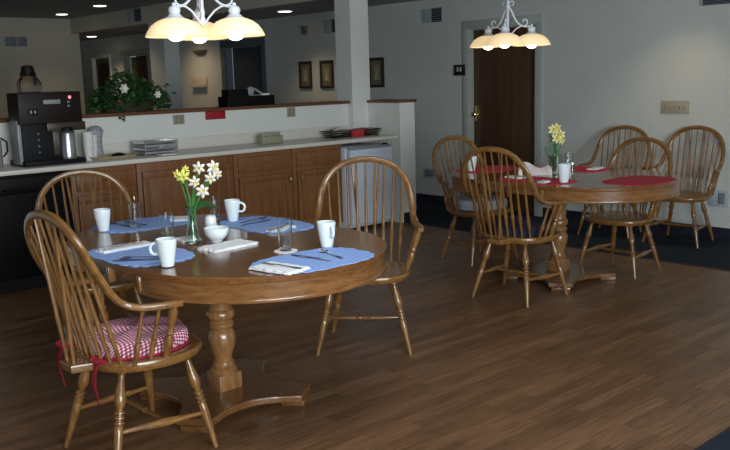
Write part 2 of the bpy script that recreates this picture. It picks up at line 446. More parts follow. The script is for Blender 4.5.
# coffee machine
ZT = .911
t = thing('coffee_machine', 'tall dark brown coffee brewing machine on the counter', 'coffee machine', (2.555, 6.56, ZT))
B((0, -.065, .43), (.48, .23, .235), .008).build('head', 'brown_pl', t)
m = B((-.02, -.02, .155), (.40, .24, .32), .004); m.build('body', 'black', t)
B((.09, -.145, .18), (.16, .012, .22), .004).build('front_panel', 'olive_pl', t)
B((.11, -.165, .285), (.30, .03, .065), .004).build('brew_funnel', 'olive_pl', t)
B((-.225, -.05, .18), (.04, .15, .33), .006).build('side_panel', 'greysteel', t)
B((.005, -.03, .02), (.47, .32, .04), .006).build('base', 'black', t)
B((.01, -.184, .475), (.13, .006, .032), .002).build('badge', 'greysteel', t)
lamp = B((.15, -.184, .505), (.022, .008, .022), .003).build('indicator_lamp', 'indicator', t)
for k in range(2):
    MB().lathe([(0, .011), (1, .009)], (.135 + .0 * k, -.178, .470 - .03 * k), (.135, -.19, .470 - .03 * k), 10).build('knob', 'steel', t)
B((-.14, -.184, .405), (.075, .008, .045), .002).build('switch_plate', 'black', t)
B((-.155, -.19, .405), (.014, .008, .025), .002).build('switch', 'greysteel', t)
B((-.125, -.19, .405), (.014, .008, .025), .002).build('switch', 'greysteel', t)
for k in range(4):
    MB().lathe([(0, .007), (1, .007)], (-.10, -.138, .10 + .047 * k), (-.10, -.146, .10 + .047 * k), 8).build('button', 'steel', t)
# steel server standing in it
t = thing('coffee_server', 'shiny steel coffee server standing in the dark coffee machine', 'coffee server', (2.665, 6.392, ZT + .0405))
MB().lathe([(0, .060), (.004, .062), (.02, .062), (.19, .062), (.205, .056), (.215, .045)], n=24).build('body', 'steel', t)
MB().lathe([(.215, .048), (.235, .046), (.24, .02)], n=20).build('lid', 'black', t)
MB().tube([(0, .06, .19), (0, .085, .18), (0, .09, .10), (0, .062, .06)], .008).build('handle', 'black', t)
# glass pot on top
t = thing('coffee_pot', 'round glass coffee pot standing on top of the dark coffee machine', 'coffee pot', (2.45, 6.495, ZT + .548))
t.scale = (1.12, 1.12, 1.12)
m = MB(); prof = [(0, .06), (.004, .075), (.03, .085), (.06, .082), (.09, .062), (.105, .047), (.115, .046)]
m.lathe(prof, n=24, cap=False); m.rings([[V((.06 * math.cos(a * PI / 12), .06 * math.sin(a * PI / 12), 0)) for a in range(24)], [V((.001 * math.cos(a * PI / 12), .001 * math.sin(a * PI / 12), 0)) for a in range(24)]], False)
m.build('bowl', 'pot_glass', t)
MB().lathe([(.108, .049), (.112, .051), (.128, .051), (.131, .045)], n=24).build('band', 'black', t)
MB().lathe([(.131, .045), (.165, .04), (.175, .036), (.18, .015)], n=20).build('lid', 'brown_pl', t)
MB().tube([(.0, -.05, .12), (.0, -.10, .125), (.0, -.115, .10), (.0, -.108, .05)], [.009, .01, .01, .008]).build('handle', 'black', t)

# paper cups and towel bag
for k, (x, y_, n_, lab) in enumerate(((2.885, 6.52, 5, 'tall stack of white paper cups right beside the coffee machine'), (2.955, 6.60, 4, 'shorter white cup stack next to the crumpled bag'))):
    m = MB()
    for q in range(n_): m.lathe([(0, .032), (.10, .042), (.104, .044), (.108, .042)], (0, 0, .030 * q), None, 16)
    o = m.build('cup_stack', 'paper'); o.location = (x, y_, ZT); tag(o, lab, 'paper cups', 'stacks of paper cups on the counter')
m = MB(); rg = []
for i, (z, r_) in enumerate([(0, .035), (.03, .042), (.10, .035), (.17, .045), (.22, .05), (.25, .03), (.26, .01)]):
    rg.append([V(((r_ + random.uniform(-.008, .008)) * math.cos(a * PI / 8) * 1.3, (r_ + random.uniform(-.008, .008)) * math.sin(a * PI / 8), z)) for a in range(16)])
m.rings(rg); o = m.build('paper_bag', 'greynap'); o.location = (3.03, 6.69, ZT); tag(o, 'crumpled pale grey bag standing behind the paper cups', 'bag')
# airpot at the far left edge
t = thing('hot_water_urn', 'grey coffee urn at the far left edge of the counter', 'urn', (2.145, 6.56, ZT))
MB().lathe([(0, .075), (.02, .08), (.20, .08), (.24, .06), (.26, .05), (.28, .02)], n=20).build('body', 'greysteel', t)
MB().tube([(.075, -.02, .22), (.11, -.04, .19), (.11, -.04, .12), (.078, -.03, .08)], .007).build('handle', 'black', t)
# beige tray
t = thing('serving_tray', 'oval beige serving tray on the counter beside the coffee machine', 'tray', (3.08, 6.50, ZT))
def oval_dish(a, b_, prof, n=32): 
    m = MB(); m.rings([[V(((a + r_) * math.cos(2 * PI * j / n), (b_ + r_) * math.sin(2 * PI * j / n), z)) for j in range(n)] for z, r_ in prof]); return m
oval_dish(.21, .13, [(0, -.03), (.003, -.02), (.022, 0), (.026, .004), (.026, -.002), (.008, -.022), (.006, -.05)]).build('dish', 'beige', t)
m = MB(); m.lathe([(0, .05), (.018, .055), (.03, .04), (.035, .01)], (.05, .01, .007), None, 16); o = m.build('bread_roll', 'brown_pl'); o.location = (3.08, 6.50, ZT); tag(o, 'small dark item sitting in the beige oval tray', 'roll')
# letter trays
t = thing('tray_rack', 'stack of grey metal trays on the counter', 'trays', (3.49, 6.56, ZT))
for k in range(4):
    m = MB(); z = .012 + .028 * k
    m.box((0, 0, z), (.30, .22, .006), .002); m.box((0, -.108, z + .009), (.30, .004, .018)); m.box((-.148, 0, z + .009), (.004, .22, .018)); m.box((.148, 0, z + .009), (.004, .22, .018)); m.box((0, .108, z + .009), (.30, .004, .018))
    m.build('tray', 'steel' if k % 2 else 'greysteel', t)
m = MB()
for sx in (-1, 1):
    for sy in (-1, 1): m.box((sx * .15, sy * .11, .06), (.008, .008, .12))
m.build('post', 'greysteel', t)
o = B((0, 0, .006), (.14, .09, .008), .001).build('napkin_pad', 'paper'); o.location = (3.50, 6.38, ZT - .001); tag(o, 'flat white paper pad in front of the stacked grey trays', 'paper pad')
# card holder
t = thing('card_holder', 'low grey green card box standing on the counter by itself', 'card box', (4.72, 6.60, ZT))
B((0, 0, .035), (.24, .07, .07), .004).build('box', 'greensign', t)
B((0, .01, .085), (.22, .035, .03), .002).build('cards', 'greensign', t)
# wire baskets
def wire_basket(name, label, loc, wx, wy, hh, fill):
    t = thing(name, label, 'basket', loc, 0, 'baskets at the right end of the counter')
    m = MB()
    def loop(sx, sy, z): 
        p = [(-sx, -sy, z), (sx, -sy, z), (sx, sy, z), (-sx, sy, z), (-sx, -sy, z)]
        for a, b_ in zip(p, p[1:]): m.tube([a, b_], .0035, 6)
    for k in range(4):
        q = k / 3; loop(wx * (.78 + .22 * q), wy * (.78 + .22 * q), .004 + hh * q)
    for k in range(9):
        q = -1 + k / 4
        for s_ in (-1, 1): m.tube([(q * wx * .78, s_ * wy * .78, .004), (q * wx, s_ * wy, hh)], .0025, 5)
    for k in range(5):
        q = -1 + k / 2
        for s_ in (-1, 1): m.tube([(s_ * wx * .78, q * wy * .78, .004), (s_ * wx, q * wy, hh)], .0025, 5)
    m.build('wire_frame', 'black', t)
    B((0, 0, .006), (wx * 1.5, wy * 1.5, .006)).build('basket_floor', 'black', t)
    for k in range(fill[1]):
        o = MB().box((0, 0, 0), (.075, .05, .008), .002, 0, Matrix.Rotation(random.uniform(-.4, .4), 3, 'X') @ Matrix.Rotation(random.uniform(0, 3), 3, 'Z')).build('packet', fill[0])
        o.location = (loc[0] + random.uniform(-.55, .55) * wx, loc[1] + random.uniform(-.3, .3) * wy, loc[2] + .028 + .013 * k)
        tag(o, fill[2], 'packet', fill[3])
wire_basket('wire_basket', 'black wire basket of silvery packets on the counter end', (5.56, 6.60, ZT), .15, .10, .06, ('greynap', 6, 'small silvery packet lying in the left wire basket', 'silvery packets in the left basket'))
wire_basket('wire_basket', 'black wire basket at the counter end against the white wall', (5.93, 6.58, ZT), .11, .10, .06, ('rednap', 4, 'small red packet lying in the right wire basket', 'red packets in the right basket'))
m = MB(); m.box((0, 0, .035), (.16, .06, .07), .008); o = m.build('red_box', 'rednap'); o.location = (5.735, 6.52, ZT); tag(o, 'small red box standing between the two wire baskets', 'box')

# on the half wall
def wallplate(name, label, cat, c, n, wdt, hgt, mat='almond', kids=(), group=None, axis='y'):
    t = thing(name, label, cat, c, 0, group)
    d = (wdt, .008, hgt) if axis == 'y' else (.008, wdt, hgt)
    B((0, 0, 0), d, .003).build('plate', mat, t)
    for (nm, a, z, w_, h_, mt) in kids:
        cc = (a, -.006, z) if axis == 'y' else (-.006, -a, z)
        dd = (w_, .006, h_) if axis == 'y' else (.006, w_, h_)
        B(cc, dd, .0015).build(nm, mt, t)
    return t
socks = [('socket', -.025, 0, .035, .07, 'almond_d'), ('socket', .025, 0, .035, .07, 'almond_d')]
wallplate('outlet_plate', 'beige double outlet plate on the half wall left of the red sign', 'outlet', (3.865, YH - .005, 1.177), 2, .115, .085, 'almond', socks, 'outlets on the half wall')
wallplate('outlet_plate', 'beige double outlet plate on the half wall right of the red sign', 'outlet', (5.12, YH - .005, 1.182), 2, .10, .095, 'almond', socks, 'outlets on the half wall')
o = B((4.25, YH - .004, 1.197), (.215, .006, .078), .002).build('red_sign', 'redsign'); tag(o, 'small red rectangular sign on the white half wall', 'sign')
# ivy arrangement on the cap
t = thing('ivy_arrangement', 'leafy dark green plant with white flowers on the half wall', 'plant', (3.445, 6.88, 1.265))
m = MB(); n = 20
m.rings([[V((.26 * s_ * math.cos(2 * PI * j / n), .085 * s_ * math.sin(2 * PI * j / n), z)) for j in range(n)] for z, s_ in [(0, .82), (.03, .9), (.075, 1), (.08, .98), (.07, .9)]]); m.build('basket', 'basket', t)
def leaf_pts(p, d, up, L_, W_):
    d = d.normalized(); s_ = d.cross(up).normalized(); u_ = s_.cross(d)
    return [p, p + d * L_ * .35 + s_ * W_ * .5 + u_ * .006, p + d * L_ - u_ * L_ * .15, p + d * L_ * .35 - s_ * W_ * .5 + u_ * .006, p + d * L_ * .4 - u_ * .004]
m = MB()
for k in range(1100):
    a = random.uniform(0, 2 * PI); rr = math.sqrt(random.random())
    x = .37 * rr * math.cos(a); y_ = .13 * rr * math.sin(a)
    top = .06 + .24 * max(0, 1 - (x / .40) ** 2) * (1 - .3 * abs(y_) / .13) + (.05 if abs(x + .08) < .08 else 0)
    z = random.uniform(.02, 1) * top + .01
    d = V((x * 2 + random.uniform(-.6, .6), y_ * 4 + random.uniform(-.7, .7), random.uniform(-.3, .8)))
    L_ = random.uniform(.035, .06)
    q = leaf_pts(V((x, y_, z)), d, V((random.uniform(-.4, .4), random.uniform(-.4, .4), 1)), L_, L_ * .8)
    m.add(q, [[0, 1, 4], [1, 2, 4], [2, 3, 4], [3, 0, 4]])
for (x0, z0, x1, z1) in ((.30, .12, .42, .15), (-.30, .10, -.36, .06), (-.12, .05, -.13, -.05), (.25, .18, .36, .22), (.0, .25, .03, .33), (-.09, .28, -.1, .34)):
    for k in range(9):
        q_ = k / 8; p = V((x0 + (x1 - x0) * q_, -.10 if z1 < 0 else random.uniform(-.03, .03), z0 + (z1 - z0) * q_))
        q = leaf_pts(p, V((random.uniform(-1, 1), random.uniform(-.5, .2), random.uniform(-.4, .5))), V((0, -.6, 1)), .045, .036); m.add(q, [[0, 1, 4], [1, 2, 4], [2, 3, 4], [3, 0, 4]])
m.build('foliage', 'leafd', t, 0)
for (x, z, r_) in ((-.11, .20, .05), (.20, .14, .04), (-.03, .15, .03)):
    m = MB()
    for layer in range(3):
        for k in range(6):
            a = 2 * PI * k / 6 + layer * .5; d = V((math.cos(a), -.5 - .3 * layer, math.sin(a)))
            q = leaf_pts(V((x, -.13, z)), d, V((0, -1, .2)), r_ * (1 - .22 * layer), r_ * .75); m.add(q, [[0, 1, 4], [1, 2, 4], [2, 3, 4], [3, 0, 4]])
    m.build('flower', 'petal_w' if r_ > .035 else 'stem', t)
# black organiser on the cap
t = thing('organizer_box', 'long black organiser box on top of the half wall', 'box', (4.66, 6.88, 1.265))
m = MB(); m.box((0, 0, .006), (.54, .16, .012)); 
for c_, d_ in (((0, -.077, .05), (.54, .008, .088)), ((0, .077, .05), (.54, .008, .088)), ((-.266, 0, .05), (.008, .15, .088)), ((.266, 0, .05), (.008, .15, .088))): m.box(c_, d_, .002)
m.build('box', 'black_app', t)
B((0, 0, .05), (.006, .146, .07)).build('divider', 'black_app', t)
o = MB().box((0, 0, 0), (.22, .13, .145), .006).build('black_case', 'black_app'); o.location = (4.53, 6.88, 1.277 + .0735); tag(o, 'black case standing in the left half of the black organiser', 'case')
o = MB().box((-.055, 0, .03), (.012, .012, .03)).build('tape_dispenser', 'greysteel')
bpy.data.objects.remove(o)
m = MB(); m.box((0, 0, .045), (.13, .09, .09), .012); m.lathe([(0, .038), (1, .038)], (-.05, -.02, .125), (-.05, .02, .125), 18); m.tube([(-.05, 0, .16), (.02, 0, .14), (.09, 0, .10)], .012)
o = m.build('tape_dispenser', 'greysteel'); o.location = (4.745, 6.88, 1.277); tag(o, 'pale grey tape dispenser in the black organiser box', 'tape dispenser')
m = MB(); m.box((0, 0, .05), (.08, .07, .10), .008); o = m.build('note_holder', 'paper'); o.location = (4.868, 6.88, 1.277); tag(o, 'white note block at the right end of the black organiser', 'note block')

# ------------------------------------------------------------------ things on the back wall
def picture(y_, lab):
    t = thing('framed_picture', lab, 'picture', (XW, y_, 1.555), 0, 'framed pictures on the back wall')
    m = MB()
    for c_, d_ in (((-.012, 0, .165), (.024, .27, .035)), ((-.012, 0, -.165), (.024, .27, .035)), ((-.012, .118, 0), (.024, .034, .30)), ((-.012, -.118, 0), (.024, .034, .30))): m.box(c_, d_, .004)
    m.build('frame', 'frame_d', t)
    B((-.006, 0, 0), (.008, .21, .30)).build('mat_board', 'picmat', t)
    B((-.011, 0, 0), (.004, .09, .17)).build('print', 'picture', t)
picture(9.285, 'dark framed print farthest from the white corner column')
picture(8.83, 'dark framed print just left of the white corner column')
picture(7.86, 'dark framed print just right of the white corner column')
def vent(name, lab, y0, y1, z0, z1, x=XW, dark=0.5):
    t = thing(name, lab, 'vent', (x, (y0 + y1) / 2, (z0 + z1) / 2), 0, 'wall vents')
    wy, wz = y1 - y0, z1 - z0
    B((-.006, 0, 0), (.012, wy, wz), .003).build('frame', 'ventpale', t)
    dw = wy * dark
    if dark:
        B((-.012, -wy / 2 + dw / 2, 0), (.006, dw, wz)).build('grille', 'ventdark', t)
        m = MB()
        for k in range(6): m.box((-.017, -wy / 2 + dw / 2, -wz / 2 + wz * (k + .5) / 6), (.006, dw * .94, wz * .05))
        m.build('slat', 'vent', t)
    else:
        m = MB()
        for k in range(6): m.box((-.014, 0, -wz / 2 + wz * (k + .5) / 6), (.006, wy * .9, wz * .06))
        m.build('slat', 'ventpale', t)
vent('wall_vent', 'small wall vent with a dark half high between column and door', 6.75, 7.06, 2.10, 2.255)
vent('wall_vent', 'small wall vent high on the wall, partly behind the white corner column', 8.52, 8.86, 2.09, 2.255)
vent('wall_vent', 'wide wall vent near the ceiling at the right edge above the switches', 3.38, 3.70, 2.03, 2.11, dark=.9)
vent('wall_vent', 'vent with a dark half on the face of the ceiling step', 11.58, 12.0, 2.40, 2.585, x=XC)
t = thing('wall_vent', 'pair of grey vents high on the far left wall', 'vent', (5.18, 14.1, 2.225), 0, 'wall vents')
B((-.09, -.006, 0), (.17, .012, .15), .003).build('grille', 'vent', t); B((.09, -.006, 0), (.16, .012, .15), .003).build('grille', 'vent', t)
t = thing('return_grille', 'pale blue grey low wall plate left of the dining set', 'wall plate', (XW, 6.98, .36), 0, 'low wall plates')
B((-.005, 0, 0), (.01, .20, .13), .003).build('plate', 'ventpale', t); B((-.012, 0, 0), (.006, .14, .08), .002).build('socket', 'vent', t)
t = thing('return_grille', 'pale blue grey low wall plate behind the rightmost chair', 'wall plate', (XW, 3.46, .36), 0, 'low wall plates')
B((-.005, 0, 0), (.01, .18, .15), .003).build('plate', 'ventpale', t); B((-.012, -.03, 0), (.006, .06, .10), .002).build('socket', 'vent', t)
t = thing('room_sign', 'small black room sign with two pale marks beside the dark door', 'sign', (XW - .02, 6.475, 1.55))
B((.004, 0, 0), (.032, .16, .12), .003).build('plate', 'signblack', t)
for s_ in (-1, 1):
    m = MB(); m.lathe([(0, .009), (1, .009)], (-.012, s_ * .022, .028), (-.015, s_ * .022, .028), 10); m.box((-.0135, s_ * .022, .002), (.003, .022, .034)); m.build('mark', 'signwhite', t)
wallplate('switch_plate', 'wide beige five switch plate on the wall above the right chairs', 'light switch', (XW - .004, 3.90, 1.155), 5, .275, .115, 'almond',
          [('toggle', -.09 + .045 * k, -.003, .012, .028, 'almond_d') for k in range(5)], None, 'x')
t = thing('wall_rack', 'small pale rack hanging on the far wall beyond the half wall', 'rack', (XW, 12.05, 1.49))
B((-.01, 0, .02), (.02, .46, .14), .003).build('back_plate', 'wall_warm', t)
B((-.04, 0, -.06), (.06, .40, .02), .003).build('shelf', 'wall_warm', t)
B((-.065, 0, -.03), (.01, .40, .04), .003).build('front_rail', 'wall_warm', t)
t = thing('smoke_alarm', 'small beige box high on the wall above the framed pictures', 'wall box', (XW, 9.26, 2.15))
B((-.02, 0, 0), (.04, .09, .11), .006).build('case', 'picmat', t)
t = thing('wall_sconce', 'small dim wall fitting on the far wall behind the near lamp', 'wall light', (XW, 11.95, 1.97))
m = MB(); m.rings([[V((-.01 - .10 * s_ * math.sin(PI * j / 8), .20 * s_ * math.cos(PI * j / 8), z)) for j in range(9)] for z, s_ in [(-.05, .25), (-.03, .6), (.0, .9), (.03, 1.0)]]); m.build('bowl', 'picmat', t)

# ------------------------------------------------------------------ ceiling downlights
def downlight(x, y_, z, lab):
    t = thing('downlight', lab, 'ceiling light', (x, y_, z), 0, 'recessed ceiling lights')
    MB().lathe([(0, .105), (-.006, .10), (-.008, .085), (-.002, .083)], (0, 0, 0), None, 24).build('trim_ring', 'white_trim', t)
    MB().lathe([(-.009, .086), (-.011, .08), (-.0115, .001)], (0, 0, 0), None, 24).build('lens', 'downlight', t)
    l = bpy.data.lights.new('downlight_lamp', 'SPOT'); l.energy = 27; l.color = (1, .78, .50); l.spot_size = math.radians(110); l.spot_blend = .8; l.shadow_soft_size = .08
    lo = bpy.data.objects.new('downlight_lamp', l); C.objects.link(lo); lo.location = (x, y_, z - .03)
l = bpy.data.lights.new('corridor_fill', 'SPOT'); l.energy = 42; l.color = (1, .70, .40); l.spot_size = math.radians(150); l.spot_blend = 1; l.shadow_soft_size = .2  # added warm spot with no fixture, tints the corridor wall
lo = bpy.data.objects.new('corridor_fill', l); C.objects.link(lo); lo.location = (6.75, 11.95, LO - .03)
downlight(5.58, 13.17, HI, 'recessed ceiling light at far left nearest the far wall')
downlight(5.47, 11.60, HI, 'recessed ceiling light on the high ceiling beside the ceiling step')
downlight(6.76, 14.75, LO, 'recessed light on the low ceiling above the far doors')
downlight(6.69, 8.92, LO, 'recessed light on the low ceiling near the framed pictures')
downlight(6.70, 3.75, LO, 'recessed light on the low ceiling above the two chairs by the wall')

# ------------------------------------------------------------------ dining chairs
def make_chair(label):
    t = thing('dining_chair', label, 'chair', (0, 0, 0), 0, None)
    # seat: rounded shield, saddled
    def outline(s_):
        o = []
        for k in range(48):
            a = 2 * PI * k / 48; c_, q = math.cos(a), math.sin(a)
            x = math.copysign(abs(c_) ** .72, c_); y_ = math.copysign(abs(q) ** .72, q)
            wdt = .262 if x > 0 else .262 - .035 * abs(x)
            o.append((.008 + x * (.252 if x > 0 else .222) * s_, y_ * wdt * s_))
        return o
    lv = [(.398, .90), (.402, .95), (.418, .995), (.430, 1.0), (.440, .985), (.444, .95), (.440, .85), (.434, .65), (.430, .35), (.431, .02)]
    MB().rings([[V((p[0], p[1], z)) for p in outline(s_)] for z, s_ in lv]).build('seat', 'oak_x', t)
    MB().prism([(-.285, -.05), (-.19, -.085), (-.19, .085), (-.285, .05)], .402, .436, .006).build('tail_block', 'oak_x', t)
    # bow flowing into the arms
    half = [(.055, .322, .664), (.02, .320, .667), (-.03, .310, .668), (-.09, .294, .670), (-.145, .282, .684), (-.187, .276, .712), (-.222, .272, .762), (-.253, .264, .822), (-.278, .247, .885), (-.296, .212, .945), (-.308, .155, .993), (-.313, .08, 1.020), (-.314, 0, 1.028)]
    def smoothpts(P, k=3):
        for _ in range(k - 1):
            Q = [P[0]]
            for a, b_ in zip(P, P[1:]): Q += [a.lerp(b_, .25), a.lerp(b_, .75)]
            P = Q + [P[-1]]
        return P
    full = [V(p) for p in half] + [V((p[0], -p[1], p[2])) for p in half[-2::-1]]
    P = smoothpts(full, 3)
    outs = [V((0, p.y, max(0, (p.z - .70)) * 1.6)) if p.z > .695 else V((0, p.y, 0)) for p in P]
    outs = [o_ if o_.length > 1e-4 else V((0, 0, 1)) for o_ in outs]
    ws = []; n = len(P)
    for i, p in enumerate(P):
        e = min(i, n - 1 - i) / 6.0
        w_ = .036
        if p.z < .69: w_ = .044
        if e < 1: w_ *= (.72 + .28 * e)
        ws.append(w_)
    MB().sweep(P, outs, ws, .026, 12).build('back_bow', 'oak_y', t)
    upper = [p for p in P if p.z > .72]
    def bow_at(y_):
        best = min(upper, key=lambda p: abs(p.y - y_)); return best
    # nine long spindles
    sp = [(0, .0068), (.10, .0072), (.20, .010), (.27, .0132), (.30, .0085), (.315, .0110), (.33, .0085), (.40, .0085), (.7, .0068), (1, .0058)]
    for k in range(9):
        f = (k - 4) / 4
        yb = f * .190; xb = -.190 + .045 * abs(f) ** 2.2
        yt = f * .222
        top = bow_at(yt)
        top = V((top.x, yt, top.z - .004))
        MB().lathe(sp, (xb, yb, .435), top, 8).build('spindle', 'oak_z', t)
    for s_ in (-1, 1):
        top = bow_at(s_ * .085); MB().lathe([(0, .0068), (.3, .009), (.5, .0085), (1, .0056)], (-.262, s_ * .028, .43), V((top.x - .004, s_ * .085, top.z - .004)), 8).build('brace_spindle', 'oak_z', t)
        for q, (xb, xt) in enumerate(((-.115, -.100), (-.050, -.035))):
            yb = .235; MB().lathe([(0, .0085), (.2, .0095), (.36, .0145), (.42, .009), (.46, .0125), (.5, .009), (.8, .007), (1, .0065)], (xb, s_ * yb, .432), (xt, s_ * (.312 if q else .300), .664), 8).build('arm_spindle', 'oak_z', t)
        MB().lathe([(0, .013), (.12, .015), (.36, .021), (.44, .012), (.49, .018), (.55, .012), (.68, .016), (.86, .019), (.95, .012), (1, .013)], (.018, s_ * .240, .432), (.028, s_ * .317, .664), 10).build('arm_post', 'oak_z', t)
    # legs
    lp = [(0, .013), (.03, .0185), (.06, .0185), (.08, .0120), (.13, .0130), (.26, .0220), (.31, .0235), (.36, .0180), (.385, .0125), (.395, .0125), (.41, .0205), (.425, .0205), (.435, .0135), (.445, .0135), (.455, .0205), (.470, .0205), (.480, .0135), (.490, .0135), (.50, .0205), (.515, .0205), (.525, .0150), (.55, .0185), (.64, .0180), (.85, .0130), (1, .0105)]
    legs = {}
    for sx, sy, tp, ft in ((1, 1, (.150, .165, .408), (.214, .256, 0)), (1, -1, (.150, -.165, .408), (.214, -.256, 0)), (-1, 1, (-.115, .130, .408), (-.220, .218, 0)), (-1, -1, (-.115, -.130, .408), (-.220, -.218, 0))):
        MB().lathe(lp, tp, ft, 12).build('leg', 'oak_z', t); legs[(sx, sy)] = (V(tp), V(ft))
    def at(k, z): a, b_ = legs[k]; q = (a.z - z) / a.z; return a.lerp(b_, q)
    st = [(0, .007), (.1, .009), (.35, .013), (.40, .0105), (.42, .0145), (.45, .011), (.5, .0165), (.55, .011), (.58, .0145), (.60, .0105), (.65, .013), (.9, .009), (1, .007)]
    mids = []
    for s_ in (-1, 1):
        a, b_ = at((1, s_), .150), at((-1, s_), .165)
        MB().lathe([(0, .008), (.2, .0105), (.5, .0185), (.8, .0105), (1, .008)], a, b_, 10).build('side_stretcher', 'oak_x', t); mids.append(a.lerp(b_, .45))
    MB().lathe(st, mids[0], mids[1], 10).build('cross_stretcher', 'oak_y', t)
    return t
GN = 'chairs at the near table'; GF = 'chairs at the far table'
DEG = math.radians
chair = make_chair('wooden armchair with a red and white checked cushion at near table')
chair['group'] = GN; chair.location = (1.515, 3.17, 0); chair.rotation_euler = (0, 0, DEG(2))
chairs = [((1.99, 4.51, 0), DEG(-104), 'wooden armchair at the far left end of the near table, backing onto the cabinets', GN, .975),
          ((3.11, 3.505, 0), DEG(-136), 'wooden armchair between near table and white refrigerator, facing the camera', GN, 1.0),
          ((5.265, 4.515, 0), DEG(-98), 'wooden armchair with a pale grey seat pad at the far table', GF, .96),
          ((4.53, 3.532, 0), DEG(5), 'wooden armchair with a dark navy seat pad at the far table', GF, 1.0),
          ((5.655, 3.43, 0), DEG(180), 'wooden armchair tucked in behind the right part of the far table', GF, .95),
          ((6.90, 4.29, 0), DEG(190), 'wooden armchair by the back wall behind the tucked in chair', GF, .945),
          ((6.945, 3.635, 0), DEG(184), 'rightmost wooden armchair standing alone by the back wall', GF, .955)]
for loc, rz, lab, g, k in chairs:
    o = dup(chair, loc, rz, lab, g); o.scale = (k, k, k)

# cushions
def cushion(name, loc, rz, rad, hh, mat, label, tuft=False):
    t = thing(name, label, 'cushion', loc, rz)
    m = MB(); n = 40; R = []
    for z, s_ in [(0, .90), (.004, .96), (hh * .3, 1.0), (hh * .7, 1.0), (hh * .95, .96), (hh, .90), (hh * 1.12, .7), (hh * 1.2, .45), (hh * 1.15, .2), (hh * 1.1, .02)]:
        ring = []
        for j in range(n):
            a = 2 * PI * j / n; c_, q = math.cos(a), math.sin(a)
            k = 1 + .03 * math.cos(8 * a) * (1 if s_ > .85 else 0)
            dz = 0
            if tuft and s_ < .8 and s_ > .1: dz = -.026 * (0.5 + .5 * math.cos(4 * a)) * (1 - abs(s_ - .45) * 1.5)
            ring.append(V((math.copysign(abs(c_) ** .85, c_) * rad * s_ * k, math.copysign(abs(q) ** .85, q) * rad * s_ * k, z + dz)))
        R.append(ring)
    m.rings(R); m.build('pad', mat, t)
    return t
cu = cushion('seat_cushion', (1.54, 3.172, .437), DEG(2), .200, .070, 'gingham', 'red and white checked tufted cushion tied onto the nearest chair', True)
m = MB(); n = 40
for z in (.006,): m.tube([(.202 * math.copysign(abs(math.cos(a)) ** .85, math.cos(a)), .202 * math.copysign(abs(math.sin(a)) ** .85, math.sin(a)), z) for a in [2 * PI * j / n for j in range(n + 1)]], .0055, 6)
m.build('piping', 'red_tie', cu)
def ribbon(pts, w_, axis=(0, 1, 0)):
    m = MB(); m.sweep([V(p) for p in pts], [V(axis)] * len(pts), w_, .003, 8); return m
for s_ in (-1, 1):
    y0 = s_ * .15
    ribbon([(-.19, s_ * .12, .01), (-.23, y0, .012), (-.255, y0, .005), (-.262, y0, -.03), (-.264, y0 + .005, -.08), (-.255, y0 + .0, -.15)], .016).build('tie', 'red_tie', cu)
    ribbon([(-.225, y0, .014), (-.25, y0 + .02, .006), (-.262, y0 + .026, -.04), (-.258, y0 + .03, -.10)], .014).build('tie', 'red_tie', cu)
    m = MB(); m.tube([(-.23, y0 - .03, .02), (-.25, y0 - .045, .035), (-.262, y0 - .02, .03), (-.25, y0, .018), (-.262, y0 + .02, .03), (-.25, y0 + .045, .03), (-.23, y0 + .03, .018)], .008, 6); m.build('bow_knot', 'red_tie', cu)
cushion('seat_cushion', (4.555, 3.532, .437), DEG(5), .215, .075, 'navy_pad', 'dark navy seat pad on the front chair of the far table')
cushion('seat_cushion', (5.263, 4.49, .424), DEG(-98), .205, .085, 'grey_pad', 'pale grey seat pad on the left chair of the far table')

